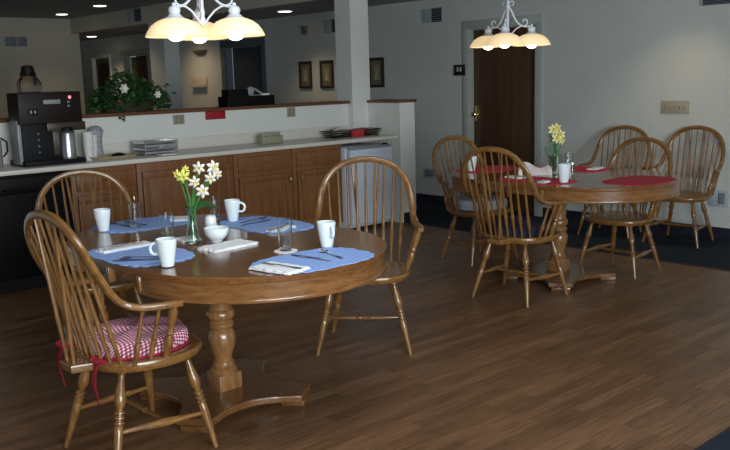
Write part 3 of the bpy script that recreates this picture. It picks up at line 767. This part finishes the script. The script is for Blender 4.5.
# ------------------------------------------------------------------ dining tables
R_ = .585; HL = .30     # radius of the ends, half length of the inserted leaves
def make_table(label):
    t = thing('dining_table', label, 'table', (0, 0, 0), 0, 'oak pedestal tables')
    def semi(s_, r, y0=HL, n=40): return [(r * math.cos(PI * k / n), s_ * (y0 + r * math.sin(PI * k / n))) for k in range(n + 1)]
    for s_ in (-1, 1):
        o = semi(s_, R_, HL - .0052)
        if s_ < 0: o = o[::-1]
        MB().prism(o, .732, .760, .005).build('tabletop', 'table_y', t, 15)
        ro = semi(s_, R_ - .012); ri = semi(s_, R_ - .034)[::-1]; oo = ro + ri
        if s_ < 0: oo = oo[::-1]
        m = MB(); m.prism(oo, .658, .733)
        ro = semi(s_, R_ - .006); ri = semi(s_, R_ - .034)[::-1]; oo = ro + ri
        if s_ < 0: oo = oo[::-1]
        m.prism(oo, .654, .670, .003); m.build('apron', 'table_apron', t)
        y0, y1 = (0, HL) if s_ > 0 else (-HL, 0)
        MB().prism([(-R_, y0), (R_, y0), (R_, y1), (-R_, y1)], .732, .760, .0006).build('table_leaf', 'table_y', t, 15)
    for sx in (-1, 1):
        m = MB()
        m.box((sx * (R_ - .060), 0, .705), (.02, 2 * HL - .006, .054)); m.build('leaf_apron', 'table_apron', t)
        for y_ in (-HL + .020, .0):
            B((sx * (R_ - .020), y_, .694), (.03, .026, .072), .003).build('leaf_cleat', 'ped', t)
    B((0, 0, .715), (.16, 1.3, .034), .003).build('slide_rail', 'base', t)
    # pedestal
    px_, py_ = -.062, -.055
    pr = [(.130, .058), (.136, .064), (.152, .066), (.164, .058), (.168, .051), (.176, .053), (.190, .050), (.194, .045), (.222, .046), (.250, .056), (.285, .066), (.315, .0665), (.340, .058), (.352, .050), (.356, .057), (.366, .062), (.378, .061), (.386, .053), (.392, .051), (.398, .060), (.412, .0675), (.430, .068), (.444, .060), (.448, .054), (.46, .053), (.70, .055)]
    MB().lathe(pr, (px_, py_, 0), n=32).build('pedestal', 'ped', t)
    B((px_, py_, .095), (.124, .124, .085), .005).build('plinth_block', 'ped', t)
    B((px_, py_, .700), (.36, .36, .012), .003).build('mounting_plate', 'base', t)
    # four-lobed platform
    o = []; a0 = DEG(-52)
    for q in range(4):
        a = a0 + q * PI / 2; ca, sa = math.cos(a), math.sin(a)
        def P2(u_, v_): return (px_ + u_ * ca - v_ * sa, py_ + u_ * sa + v_ * ca)
        o += [P2(.345, -.095), P2(.40, -.082), P2(.40, .082), P2(.345, .095)]
        for k in range(1, 12):     # concave side towards the next foot
            q_ = k / 12; p = V(P2(.345, .095)); b2 = a + PI / 2
            e = V((px_ + .345 * math.cos(b2) + .095 * math.sin(b2), py_ + .345 * math.sin(b2) - .095 * math.cos(b2)))
            mid = V((px_ + .175 * math.cos(a + PI / 4), py_ + .175 * math.sin(a + PI / 4)))
            pt = p * (1 - q_) ** 2 + mid * 2 * q_ * (1 - q_) + e * q_ ** 2; o.append((pt.x, pt.y))
    MB().prism(o, .025, .060, .008).build('platform', 'base', t, 15)
    for q in range(4):
        a = a0 + q * PI / 2
        MB().box((px_ + .35 * math.cos(a), py_ + .35 * math.sin(a), .013), (.11, .13, .026), .004, a).build('foot', 'base', t)
    return t
TN, TF = (2.13, 3.42, 0), (5.19, 3.68, 0)
tab = make_table('oval oak pedestal table laid with blue placemats, the nearer one')
tab.location = TN
dup(tab, TF, 0, 'oval oak pedestal table laid with red placemats, the farther one')

# ------------------------------------------------------------------ table settings
ZTB = .7605
def placemat(loc, long_y, mat, label, group, a=.285, b_=.195):
    m = MB(); n = 120; o = []
    for k in range(n):
        q = 2 * PI * k / n; c_, s_ = math.cos(q), math.sin(q)
        rr = 1 + .055 * abs(math.sin(10 * q)) - .04
        x = math.copysign(abs(c_) ** .66, c_) * a * rr; y_ = math.copysign(abs(s_) ** .66, s_) * b_ * rr
        o.append((-y_, x) if long_y else (x, y_))
    m.prism(o, 0, .003); ob = m.build('placemat', mat); ob.location = (loc[0], loc[1], ZTB)
    return tag(ob, label, 'placemat', group)
GB, GR = 'blue placemats on the near table', 'red placemats on the far table'
placemat((1.705, 3.41), True, 'mat_blue', 'blue scalloped placemat in front of the checked cushion chair', GB, .275, .18)
placemat((2.10, 4.13), False, 'mat_blue', 'blue scalloped placemat at the far left end of the near table', GB, .26, .185)
placemat((2.515, 3.60), True, 'mat_blue', 'blue scalloped placemat on the cabinet side of the near table', GB, .29, .17)
placemat((2.13, 2.715), False, 'mat_blue', 'blue scalloped placemat at the near right end of the table', GB, .26, .175)
placemat((5.19, 3.02), False, 'mat_red', 'red placemat at the right end of the far table, empty', GR, .27, .19)
placemat((5.555, 3.80), True, 'mat_red', 'red placemat on the wall side of the far table', GR, .27, .175)
placemat((4.80, 3.58), True, 'mat_red', 'red placemat in front of the navy cushioned chair', GR, .28, .175)
placemat((5.16, 4.30), False, 'mat_red', 'red placemat at the left end of the far table', GR, .27, .19)

def make_mug(name, loc, ang, label, group, mat='china', s_=1.0):
    t = thing(name, label, 'mug', (loc[0], loc[1], loc[2]), ang, group)
    m = MB(); pr = [(0, .024), (.002, .0265), (.006, .0275), (.03, .0315), (.06, .0365), (.085, .0405), (.105, .042), (.112, .0422), (.114, .041), (.112, .039), (.09, .0375), (.05, .031), (.012, .024), (.010, .002)]
    m.lathe([(h_ * s_, r_ * s_) for h_, r_ in pr], n=28); m.build('cup', mat, t)
    m = MB(); m.tube([V((.036, 0, .052)) * s_, V((.052, 0, .05)) * s_, V((.064, 0, .060)) * s_, V((.067, 0, .075)) * s_, V((.062, 0, .090)) * s_, V((.048, 0, .097)) * s_, V((.038, 0, .096)) * s_], .0062 * s_, 8); m.build('handle', mat, t)
    return t
ZM = ZTB + .003
VR = yaw - PI / 2      # direction of the picture's right, in the room
make_mug('mug', (1.655, 3.075, ZM), VR + PI, 'white mug on the blue placemat nearest the checked cushion', 'white mugs on the near table')
make_mug('mug', (1.86, 4.105, ZM - .003), VR + 1.9, 'white mug standing in front of the left rear chair', 'white mugs on the near table')
make_mug('mug', (2.46, 3.82, ZM), VR, 'white mug behind the glass flower vase, handle out to one side', 'white mugs on the near table')
make_mug('mug', (2.345, 2.89, ZM - .003), VR - 1.05, 'white mug at the near right end of the table', 'white mugs on the near table')
make_mug('mug', (4.80, 3.355, ZM), VR + 2, 'pale blue white mug in front of the daffodils on the far table', 'white mugs on the far table', s_=1.08)
make_mug('mug', (4.98, 4.33, ZM), VR + 2, 'white mug half hidden behind chair spindles on the far table', 'white mugs on the far table')

def make_glass(loc, label, group, hh=.125, r0=.027, r1=.034):
    m = MB(); m.lathe([(0, r0 - .002), (.002, r0), (hh, r1), (hh + .001, r1 - .001), (hh, r1 - .0022), (.014, r0 - .002), (.012, .001)], n=24)
    o = m.build('drinking_glass', 'glass'); o.location = loc; return tag(o, label, 'glass', group)
GG = 'drinking glasses on the near table'
make_glass((1.965, 3.63, ZTB), 'clear drinking glass just left of the flower vase', GG)
make_glass((2.02, 4.06, ZM), 'clear drinking glass on the placemat of the left rear chair', GG)
make_glass((2.42, 3.93, ZTB), 'clear drinking glass close beside the mug behind the vase', GG)
make_glass((2.165, 2.955, ZTB + .004), 'clear drinking glass over an added white coaster at the right end', GG, .14)
make_glass((5.44, 3.76, ZM), 'clear drinking glass on the far table behind the daffodils', 'drinking glasses on the far table')
o = MB().prism([(.05 * math.cos(k * PI / 12) * (1 + .05 * (k % 2)), .05 * math.sin(k * PI / 12) * (1 + .05 * (k % 2))) for k in range(24)], 0, .003).build('glint', 'napkin'); o.location = (2.165, 2.955, ZTB); tag(o, 'small white painted-in coaster under the right hand glass', 'glint')  # flat white disc added for light refracted in the thick glass base

def napkin(loc, ang, wx, wy, label, group, mat='napkin', layers=3):
    m = MB()
    for k in range(layers):
        n = 14; o = []
        for (x0, y0, x1, y1) in ((-1, -1, 1, -1), (1, -1, 1, 1), (1, 1, -1, 1), (-1, 1, -1, -1)):
            for j in range(n):
                q = j / n; o.append(((x0 + (x1 - x0) * q) * wx / 2 * (1 - .02 * k) + random.uniform(-.004, .004) + .004 * math.sin(j * 1.8), (y0 + (y1 - y0) * q) * wy / 2 * (1 - .03 * k) + random.uniform(-.004, .004) + .004 * math.sin(j * 1.8)))
        m.prism(o, .0035 * k, .0035 * k + .003)
    ob = m.build('napkin', mat); ob.location = loc; ob.rotation_euler = (0, 0, ang); return tag(ob, label, 'napkin', group)
GNp = 'white napkins on the near table'
ZN = ZM + .0003
napkin((1.715, 3.575, ZN), DEG(4), .26, .09, 'folded white napkin with a fork on the checked cushion chair placemat', GNp)
napkin((2.30, 4.09, ZN), DEG(60), .12, .08, 'folded white napkin on the placemat of the left rear chair', GNp)
napkin((2.47, 3.40, ZN), DEG(20), .16, .08, 'folded white napkin with a fork on the cabinet side placemat', GNp)
napkin((1.925, 2.675, ZN), DEG(-78), .21, .125, 'folded white napkin with a fork at the near right end', GNp)
napkin((2.055, 3.245, ZTB), DEG(6), .25, .14, 'loose white napkin lying below the sugar bowl', GNp)
napkin((2.02, 3.535, ZTB), DEG(-10), .09, .11, 'small white paper by the foot of the flower vase', GNp)
GNf = 'napkins on the far table'
napkin((4.82, 3.78, ZN), DEG(80), .15, .07, 'folded pale napkin on the red placemat by the navy cushioned chair', GNf)
napkin((4.72, 3.46, ZN), DEG(10), .10, .05, 'small white paper slip on the red placemat near the mug', GNf)
napkin((5.60, 3.63, ZN), DEG(10), .16, .07, 'folded pale napkin on the wall side red placemat', GNf)
# folded tent napkin
m = MB(); n = 12; R0 = []
for k in range(n):
    q = k / (n - 1); x = -.12 + .24 * q; hh = .095 * (.75 + .25 * math.sin(q * 7)) * (1 if 0 < k < n - 1 else .55)
    wv = .012 * math.sin(q * 11)
    R0.append([V((x, -.05 + wv, 0)), V((x, -.035 + wv, hh * .6)), V((x, wv, hh)), V((x, .035 + wv, hh * .65)), V((x, .05 + wv, 0))])
m.rings(R0); o = m.build('tent_napkin', 'pink_nap'); o.location = (5.07, 3.80, ZTB); o.rotation_euler = (0, 0, VR - .1); tag(o, 'pale pink cloth napkin folded up like a tent beside the daffodils', 'napkin')

def cutlery(kind, loc, ang, label, group):
    m = MB(); z = .004
    def bar(P, W): 
        m.sweep([V((p[0], 0, p[1])) for p in P], [V((0, 1, 0))] * len(P), W, .003, 8)
    if kind == 'knife': bar([(-.11, z), (-.06, z + .001), (-.01, z), (.0, z), (.06, z), (.095, z), (.11, z)], [.012, .014, .010, .016, .018, .014, .003])
    elif kind == 'spoon':
        bar([(-.10, z), (-.05, z + .001), (.02, z + .003), (.045, z + .002)], [.014, .010, .007, .008])
        m.rings([[V((.07 + .028 * s_ * math.cos(j * PI / 8), .019 * s_ * math.sin(j * PI / 8), z + h_)) for j in range(16)] for h_, s_ in [(.003, 1), (.001, .9), (-.003, .5), (-.0035, .05)]], False)
    else:
        bar([(-.10, z), (-.05, z + .001), (.02, z + .004), (.05, z + .002), (.055, z + .002)], [.014, .010, .007, .018, .022])
        for k in range(4): m.tube([(.05, -.0085 + .0057 * k, z + .002), (.095, -.0085 + .0057 * k, z + .003)], .0014, 5)
    o = m.build(kind, 'cutlery'); o.location = loc; o.rotation_euler = (0, 0, ang); return tag(o, label, kind, group)
GC = 'cutlery on the near table'
ZF = ZN + .0095
cutlery('fork', (1.71, 3.57, ZF), DEG(6), 'steel fork on the napkin of the checked cushion chair', GC)
cutlery('fork', (1.93, 2.67, ZF), DEG(105), 'steel fork on the napkin at the near right end', GC)
cutlery('fork', (2.47, 3.40, ZF), DEG(18), 'steel fork on the napkin of the cabinet side placemat', GC)
cutlery('knife', (2.135, 2.745, ZN), DEG(100), 'steel knife on the placemat at the near right end', GC)
cutlery('spoon', (2.235, 2.73, ZN), DEG(78), 'steel spoon on the placemat at the near right end', GC)
cutlery('knife', (1.625, 3.27, ZN), DEG(140), 'steel knife beside the mug of the checked cushion chair', GC)
cutlery('spoon', (1.66, 3.30, ZN), DEG(140), 'steel spoon beside the mug of the checked cushion chair', GC)
cutlery('knife', (2.50, 3.66, ZN), DEG(8), 'steel knife on the cabinet side placemat', GC)
cutlery('spoon', (2.53, 3.73, ZN), DEG(8), 'steel spoon on the cabinet side placemat', GC)
cutlery('knife', (2.07, 4.17, ZN), DEG(95), 'steel knife on the placemat of the left rear chair', GC)
cutlery('spoon', (1.99, 4.18, ZN), DEG(95), 'steel spoon on the placemat of the left rear chair', GC)
cutlery('fork', (4.83, 3.78, ZF), DEG(85), 'steel fork on the napkin by the navy cushioned chair', 'cutlery on the far table')
cutlery('knife', (4.80, 3.52, ZN), DEG(170), 'steel knife on the red placemat by the navy cushioned chair', 'cutlery on the far table')

# sugar bowl and shaker
t = thing('sugar_bowl', 'round white china bowl beside the flower vase', 'bowl', (2.085, 3.385, ZTB))
MB().lathe([(0, .026), (.004, .028), (.008, .026), (.016, .036), (.035, .052), (.055, .058), (.066, .0585), (.068, .056), (.06, .054), (.03, .042), (.014, .01), (.0135, .001)], n=32).build('bowl', 'china', t)
t = thing('salt_shaker', 'small white china shaker standing just behind the white bowl', 'shaker', (2.155, 3.545, ZTB))
MB().lathe([(0, .026), (.004, .028), (.06, .028), (.088, .027), (.098, .023), (.103, .012), (.104, .001)], n=24).build('body', 'china', t)
t = thing('salt_shaker', 'small dark shaker beside the glass on the far table', 'shaker', (5.25, 3.60, ZTB))
MB().lathe([(0, .02), (.05, .02), (.07, .016)], n=16).build('body', 'glass', t); MB().lathe([(.07, .017), (.085, .015), (.09, .002)], n=16).build('cap', 'steel', t)

# vases and flowers
def vase(loc, label, tall):
    m = MB()
    if tall: pr = [(0, .030), (.004, .036), (.02, .036), (.05, .029), (.09, .020), (.13, .0165), (.16, .020), (.175, .026), (.177, .024), (.16, .0175), (.13, .0140), (.09, .0175), (.05, .026), (.012, .032), (.010, .001)]
    else: pr = [(0, .040), (.005, .045), (.14, .050), (.142, .048), (.008, .041), (.007, .001)]
    m.lathe(pr, n=28); o = m.build('flower_vase', 'bottle'); o.location = loc; return tag(o, label, 'vase')
VN, VF = V((1.985, 3.43, ZTB)), V((5.19, 3.70, ZTB))
vase(VN, 'slim clear glass bud vase on the near table', True)
vase(VF, 'clear glass vase of daffodils on the far table', False)
lat = V((math.cos(VR), math.sin(VR), 0)); dep = V((math.cos(yaw), math.sin(yaw), 0))
def flower(base, head, face, petal, trump, size, label, group):
    t = thing('daffodil', label, 'flower', base, 0, group)
    h_ = V(head) - V(base); m = MB(); pts = []
    for k in range(9):
        q = k / 8; pts.append(V((h_.x * q ** 2.2, h_.y * q ** 2.2, h_.z * q ** .95)))
    m.tube(pts, .0034, 6); m.build('stem', 'stem', t)
    f = V(face).normalized(); a, b_ = frame_from(f)
    for k in range(6):
        q = 2 * PI * k / 6 + (.26 if k % 2 else 0) * 0; d = (a * math.cos(q) + b_ * math.sin(q)); s2 = f.cross(d)
        pp = h_ + f * (.003 if k % 2 else 0)
        m = MB(); L_ = size; W_ = size * .50
        vs = [pp, pp + d * L_ * .35 + s2 * W_ * .42, pp + d * L_ * .7 + s2 * W_ * .45 - f * .004, pp + d * L_ - f * .010, pp + d * L_ * .7 - s2 * W_ * .45 - f * .004, pp + d * L_ * .35 - s2 * W_ * .42, pp + d * L_ * .5 + f * .006]
        vs2 = [v - f * .0012 for v in vs]
        m.add(vs, [[0, 1, 6], [1, 2, 6], [2, 3, 6], [3, 4, 6], [4, 5, 6], [5, 0, 6]]); m.add(vs2, [[0, 1, 6], [1, 2, 6], [2, 3, 6], [3, 4, 6], [4, 5, 6], [5, 0, 6]])
        m.build('petal', petal, t)
    m = MB(); m.lathe([(0, size * .16), (.3, size * .2), (.75, size * .24), (1, size * .34), (.98, size * .28), (.4, size * .12)], h_, h_ + f * size * .55, 12, False); m.build('trumpet', trump, t)
    return t
GW = 'cut spring flowers in the near vase'
cdir = -dep
heads = [(-.028, .314, .0, 'y', .042, 'yellow daffodil leaning left in the bud vase, larger bloom'), (-.058, .322, .02, 'y', .030, 'small yellow daffodil outermost on the left of the bud vase'), (-.022, .345, .03, 'y', .024, 'small yellow green bud topping the left of the bud vase'),
         (.046, .352, .0, 'w', .038, 'white narcissus at the top middle of the bud vase'), (.030, .290, -.03, 'w', .036, 'white narcissus low in the middle of the bud vase'), (.062, .248, -.02, 'w', .040, 'lowest white narcissus of the bud vase'),
         (.112, .352, .02, 'w', .042, 'white narcissus at the top right of the bud vase'), (.100, .305, -.015, 'w', .036, 'white narcissus right of centre in the bud vase'), (.126, .318, .03, 'w', .030, 'small white narcissus outermost on the right of the bud vase')]
for i, (lx, hz, dz, c_, s_, lab) in enumerate(heads):
    hd = VN + lat * lx + dep * dz + V((0, 0, hz))
    bs = VN + lat * (.007 * math.cos(i * 2.1)) + dep * (.007 * math.sin(i * 2.1)) + V((0, 0, .03))
    face = cdir + lat * (lx * 5) + V((0, 0, random.uniform(-.35, .25))) + lat * random.uniform(-.4, .4)
    flower(bs, hd, face, 'petal_y' if c_ == 'y' else 'petal_w', 'petal_y' if c_ == 'y' else 'trumpet_c', s_ * .86, lab, GW)
def blade(base, tip, w_, label, group):
    b0, t0 = V(base), V(tip); pts = []; W = []
    for k in range(8):
        q = k / 7; p = b0.lerp(t0, q); p.z += .03 * math.sin(PI * q); pts.append(p - b0); W.append(w_ * (math.sin(PI * (.12 + .86 * q)) ** .7 + .04))
    m = MB(); d = (t0 - b0); side = d.cross(V(cdir)); side = side.normalized() if side.length > 1e-5 else lat
    m.sweep(pts, [side] * 8, W, .0022, 8); o = m.build('leaf_sprig', 'leafv'); o.location = b0; return tag(o, label, 'leaf', group)
blade(VN + V((0, 0, .15)), VN + lat * .125 - dep * .03 + V((0, 0, .168)), .030, 'single green leaf reaching out sideways from the bud vase', 'green leaves in the near vase')
blade(VN + V((0, 0, .08)), VN + lat * .03 + V((0, 0, .27)), .016, 'upright narrow green leaf in the bud vase', 'green leaves in the near vase')
blade(VN + V((0, 0, .08)), VN - lat * .008 + V((0, 0, .25)), .016, 'second upright narrow leaf, on the yellow flower side', 'green leaves in the near vase')
fheads = [(-.02, .325, 0, .044, 'topmost yellow daffodil in the far vase'), (.012, .335, .02, .040, 'yellow daffodil beside the topmost one in the far vase'), (.03, .29, -.01, .040, 'yellow daffodil on the right side of the far vase'), (.0, .265, -.02, .042, 'lower yellow daffodil in the far vase'), (.045, .245, .0, .034, 'lowest yellow daffodil drooping right in the far vase')]
for i, (lx, hz, dz, s_, lab) in enumerate(fheads):
    hd = VF + lat * lx + dep * dz + V((0, 0, hz)); bs = VF + lat * (.015 * math.cos(i * 1.3)) + dep * (.015 * math.sin(i * 1.3)) + V((0, 0, .02))
    flower(bs, hd, cdir + lat * random.uniform(-.5, .7) + V((0, 0, .15)), 'petal_p', 'trumpet_y', s_, lab, 'daffodils in the far vase')
for i, (lx, hz, w_, lab) in enumerate([(-.085, .20, .042, 'broad green leaf leaning left in the far vase'), (-.05, .30, .040, 'tall green leaf left of the daffodils in the far vase'), (.0, .22, .03, 'green leaf in the middle of the far vase'), (-.03, .25, .036, 'green leaf behind the tall leaf in the far vase')]):
    blade(VF + V((0, 0, .03)), VF + lat * lx + dep * (.01 * i) + V((0, 0, hz)), w_, lab, 'green leaves in the far vase')

# ------------------------------------------------------------------ hanging lamps
def make_lamp(label, loc, angs, ceil_z, rad=.185):
    t = thing('hanging_lamp', label, 'lamp', loc, 0, 'three shade hanging lamps')   # origin: rim height of the shades
    B_ = []
    MB().lathe([(.045, .004), (.055, .012), (.075, .015), (.09, .009), (.11, .012), (.13, .008), (.24, .008), (.255, .016), (.275, .018), (.29, .010), (.30, .012), (.315, .009), (.33, .010), (ceil_z - loc[2] - .03, .007)], n=12).build('stem', 'lampwhite', t)
    MB().lathe([(ceil_z - loc[2] - .035, .012), (ceil_z - loc[2] - .03, .055), (ceil_z - loc[2] - .006, .065), (ceil_z - loc[2] - .001, .065)], n=24).build('canopy', 'lampwhite', t)
    for a in angs:
        d = V((math.cos(a), math.sin(a), 0))
        def P(r_, z): return d * r_ + V((0, 0, z))
        pts = [P(.012, .265), P(.03, .235), (P(.045, .20)), P(.065, .165), P(.095, .140), P(.13, .130), P(.165, .134), P(rad, .134)]
        for _ in range(2):
            Q = [pts[0]]
            for x, y_ in zip(pts, pts[1:]): Q += [x.lerp(y_, .25), x.lerp(y_, .75)]
            pts = Q + [pts[-1]]
        MB().tube(pts, .006, 8).build('arm', 'lampwhite', t)
        sc_ = []
        for k in range(18):
            q = k / 17; th = -PI / 2 + q * 1.55 * PI; rr = .026 * (1 - .55 * q); sc_.append(P(.125 + rr * math.cos(th), .160 + rr * math.sin(th) + .004))
        low = [P(.012, .06), P(.03, .085), P(.06, .115), P(.09, .132)]
        MB().tube(low + sc_, .0048, 8).build('scroll', 'lampwhite', t)
        s2 = []
        for k in range(14):
            q = k / 13; th = PI + q * -1.6 * PI; rr = .02 * (1 - .5 * q); s2.append(P(.03 + rr * math.cos(th), .29 + rr * math.sin(th)))
        MB().tube(s2, .004, 8).build('finial_scroll', 'lampwhite', t)
        c0 = P(rad, 0)
        m = MB(); m.lathe([(.148, .004), (.145, .009), (.138, .010), (.132, .012), (.128, .022), (.118, .027), (.108, .027), (.100, .023), (.095, .026), (.085, .036), (.078, .047), (.076, .047)], c0, None, 20); m.build('socket', 'lampwhite', t)
        m = MB(); pr = [(.078, .045), (.074, .060), (.064, .083), (.046, .107), (.022, .124), (.004, .133), (0, .1345), (-.002, .1335), (.003, .130), (.021, .121), (.045, .104), (.062, .081), (.071, .058), (.074, .04)]
        m.lathe(pr, c0, None, 32, False); m.build('shade', 'shade', t)
        m = MB(); m.lathe([(.07, .012), (.05, .014), (.035, .022), (.02, .031), (.0, .036), (-.008, .034), (-.017, .024), (-.022, .010), (-.023, .001)], c0, None, 20); m.build('bulb', 'bulb', t)
    return t
th = lambda lx, dz: math.atan2((lat * lx + dep * dz).y, (lat * lx + dep * dz).x)
make_lamp('hanging lamp with three amber glass shades above the near table', (2.134, 3.474, 1.705), [th(.171, -.036), th(-.117, -.13), th(-.053, .166)], HI, .155)
make_lamp('hanging lamp with three amber glass shades above the far table', (4.875, 3.893, 1.692), [th(.172, .032), th(-.117, .13), th(-.05, -.168)], HI, .178)

# ------------------------------------------------------------------ light
def area(name, loc, target, sx, sy, power, c_):
    l = bpy.data.lights.new(name, 'AREA'); l.shape = 'RECTANGLE'; l.size = sx; l.size_y = sy; l.energy = power; l.color = c_
    o = bpy.data.objects.new(name, l); C.objects.link(o); o.location = loc
    d = V(target) - V(loc); o.rotation_euler = d.to_track_quat('-Z', 'Y').to_euler(); return o
area('window_daylight', (.6, -3.2, 1.5), (3.6, 4.5, .9), 3.4, 1.8, 370, (.86, .95, 1.0))
area('dining_fill', (1.9, 2.1, HI - .03), (1.9, 2.1, 0), 1.2, .6, 24, (.92, .97, 1.0))  # unseen fill panel, added to brighten the table tops and mats
fl_ = bpy.data.lights.new('camera_flash', 'SPOT'); fl_.energy = 110; fl_.color = (1.0, .97, .92); fl_.shadow_soft_size = .03; fl_.spot_size = math.radians(75); fl_.spot_blend = .7
fo = bpy.data.objects.new('camera_flash', fl_); C.objects.link(fo); fo.location = CAM + V((0, 0, .06)); fo.rotation_euler = (fw).to_track_quat('-Z', 'Y').to_euler()
wd = bpy.data.worlds.new('world'); sc.world = wd; wd.use_nodes = True
wd.node_tree.nodes['Background'].inputs['Color'].default_value = (.62, .72, .85, 1); wd.node_tree.nodes['Background'].inputs['Strength'].default_value = .20

sc.view_settings.view_transform = 'Standard'; sc.view_settings.look = 'None'; sc.view_settings.exposure = 0.0; sc.view_settings.gamma = 1.0
sc.view_settings.use_curve_mapping = False
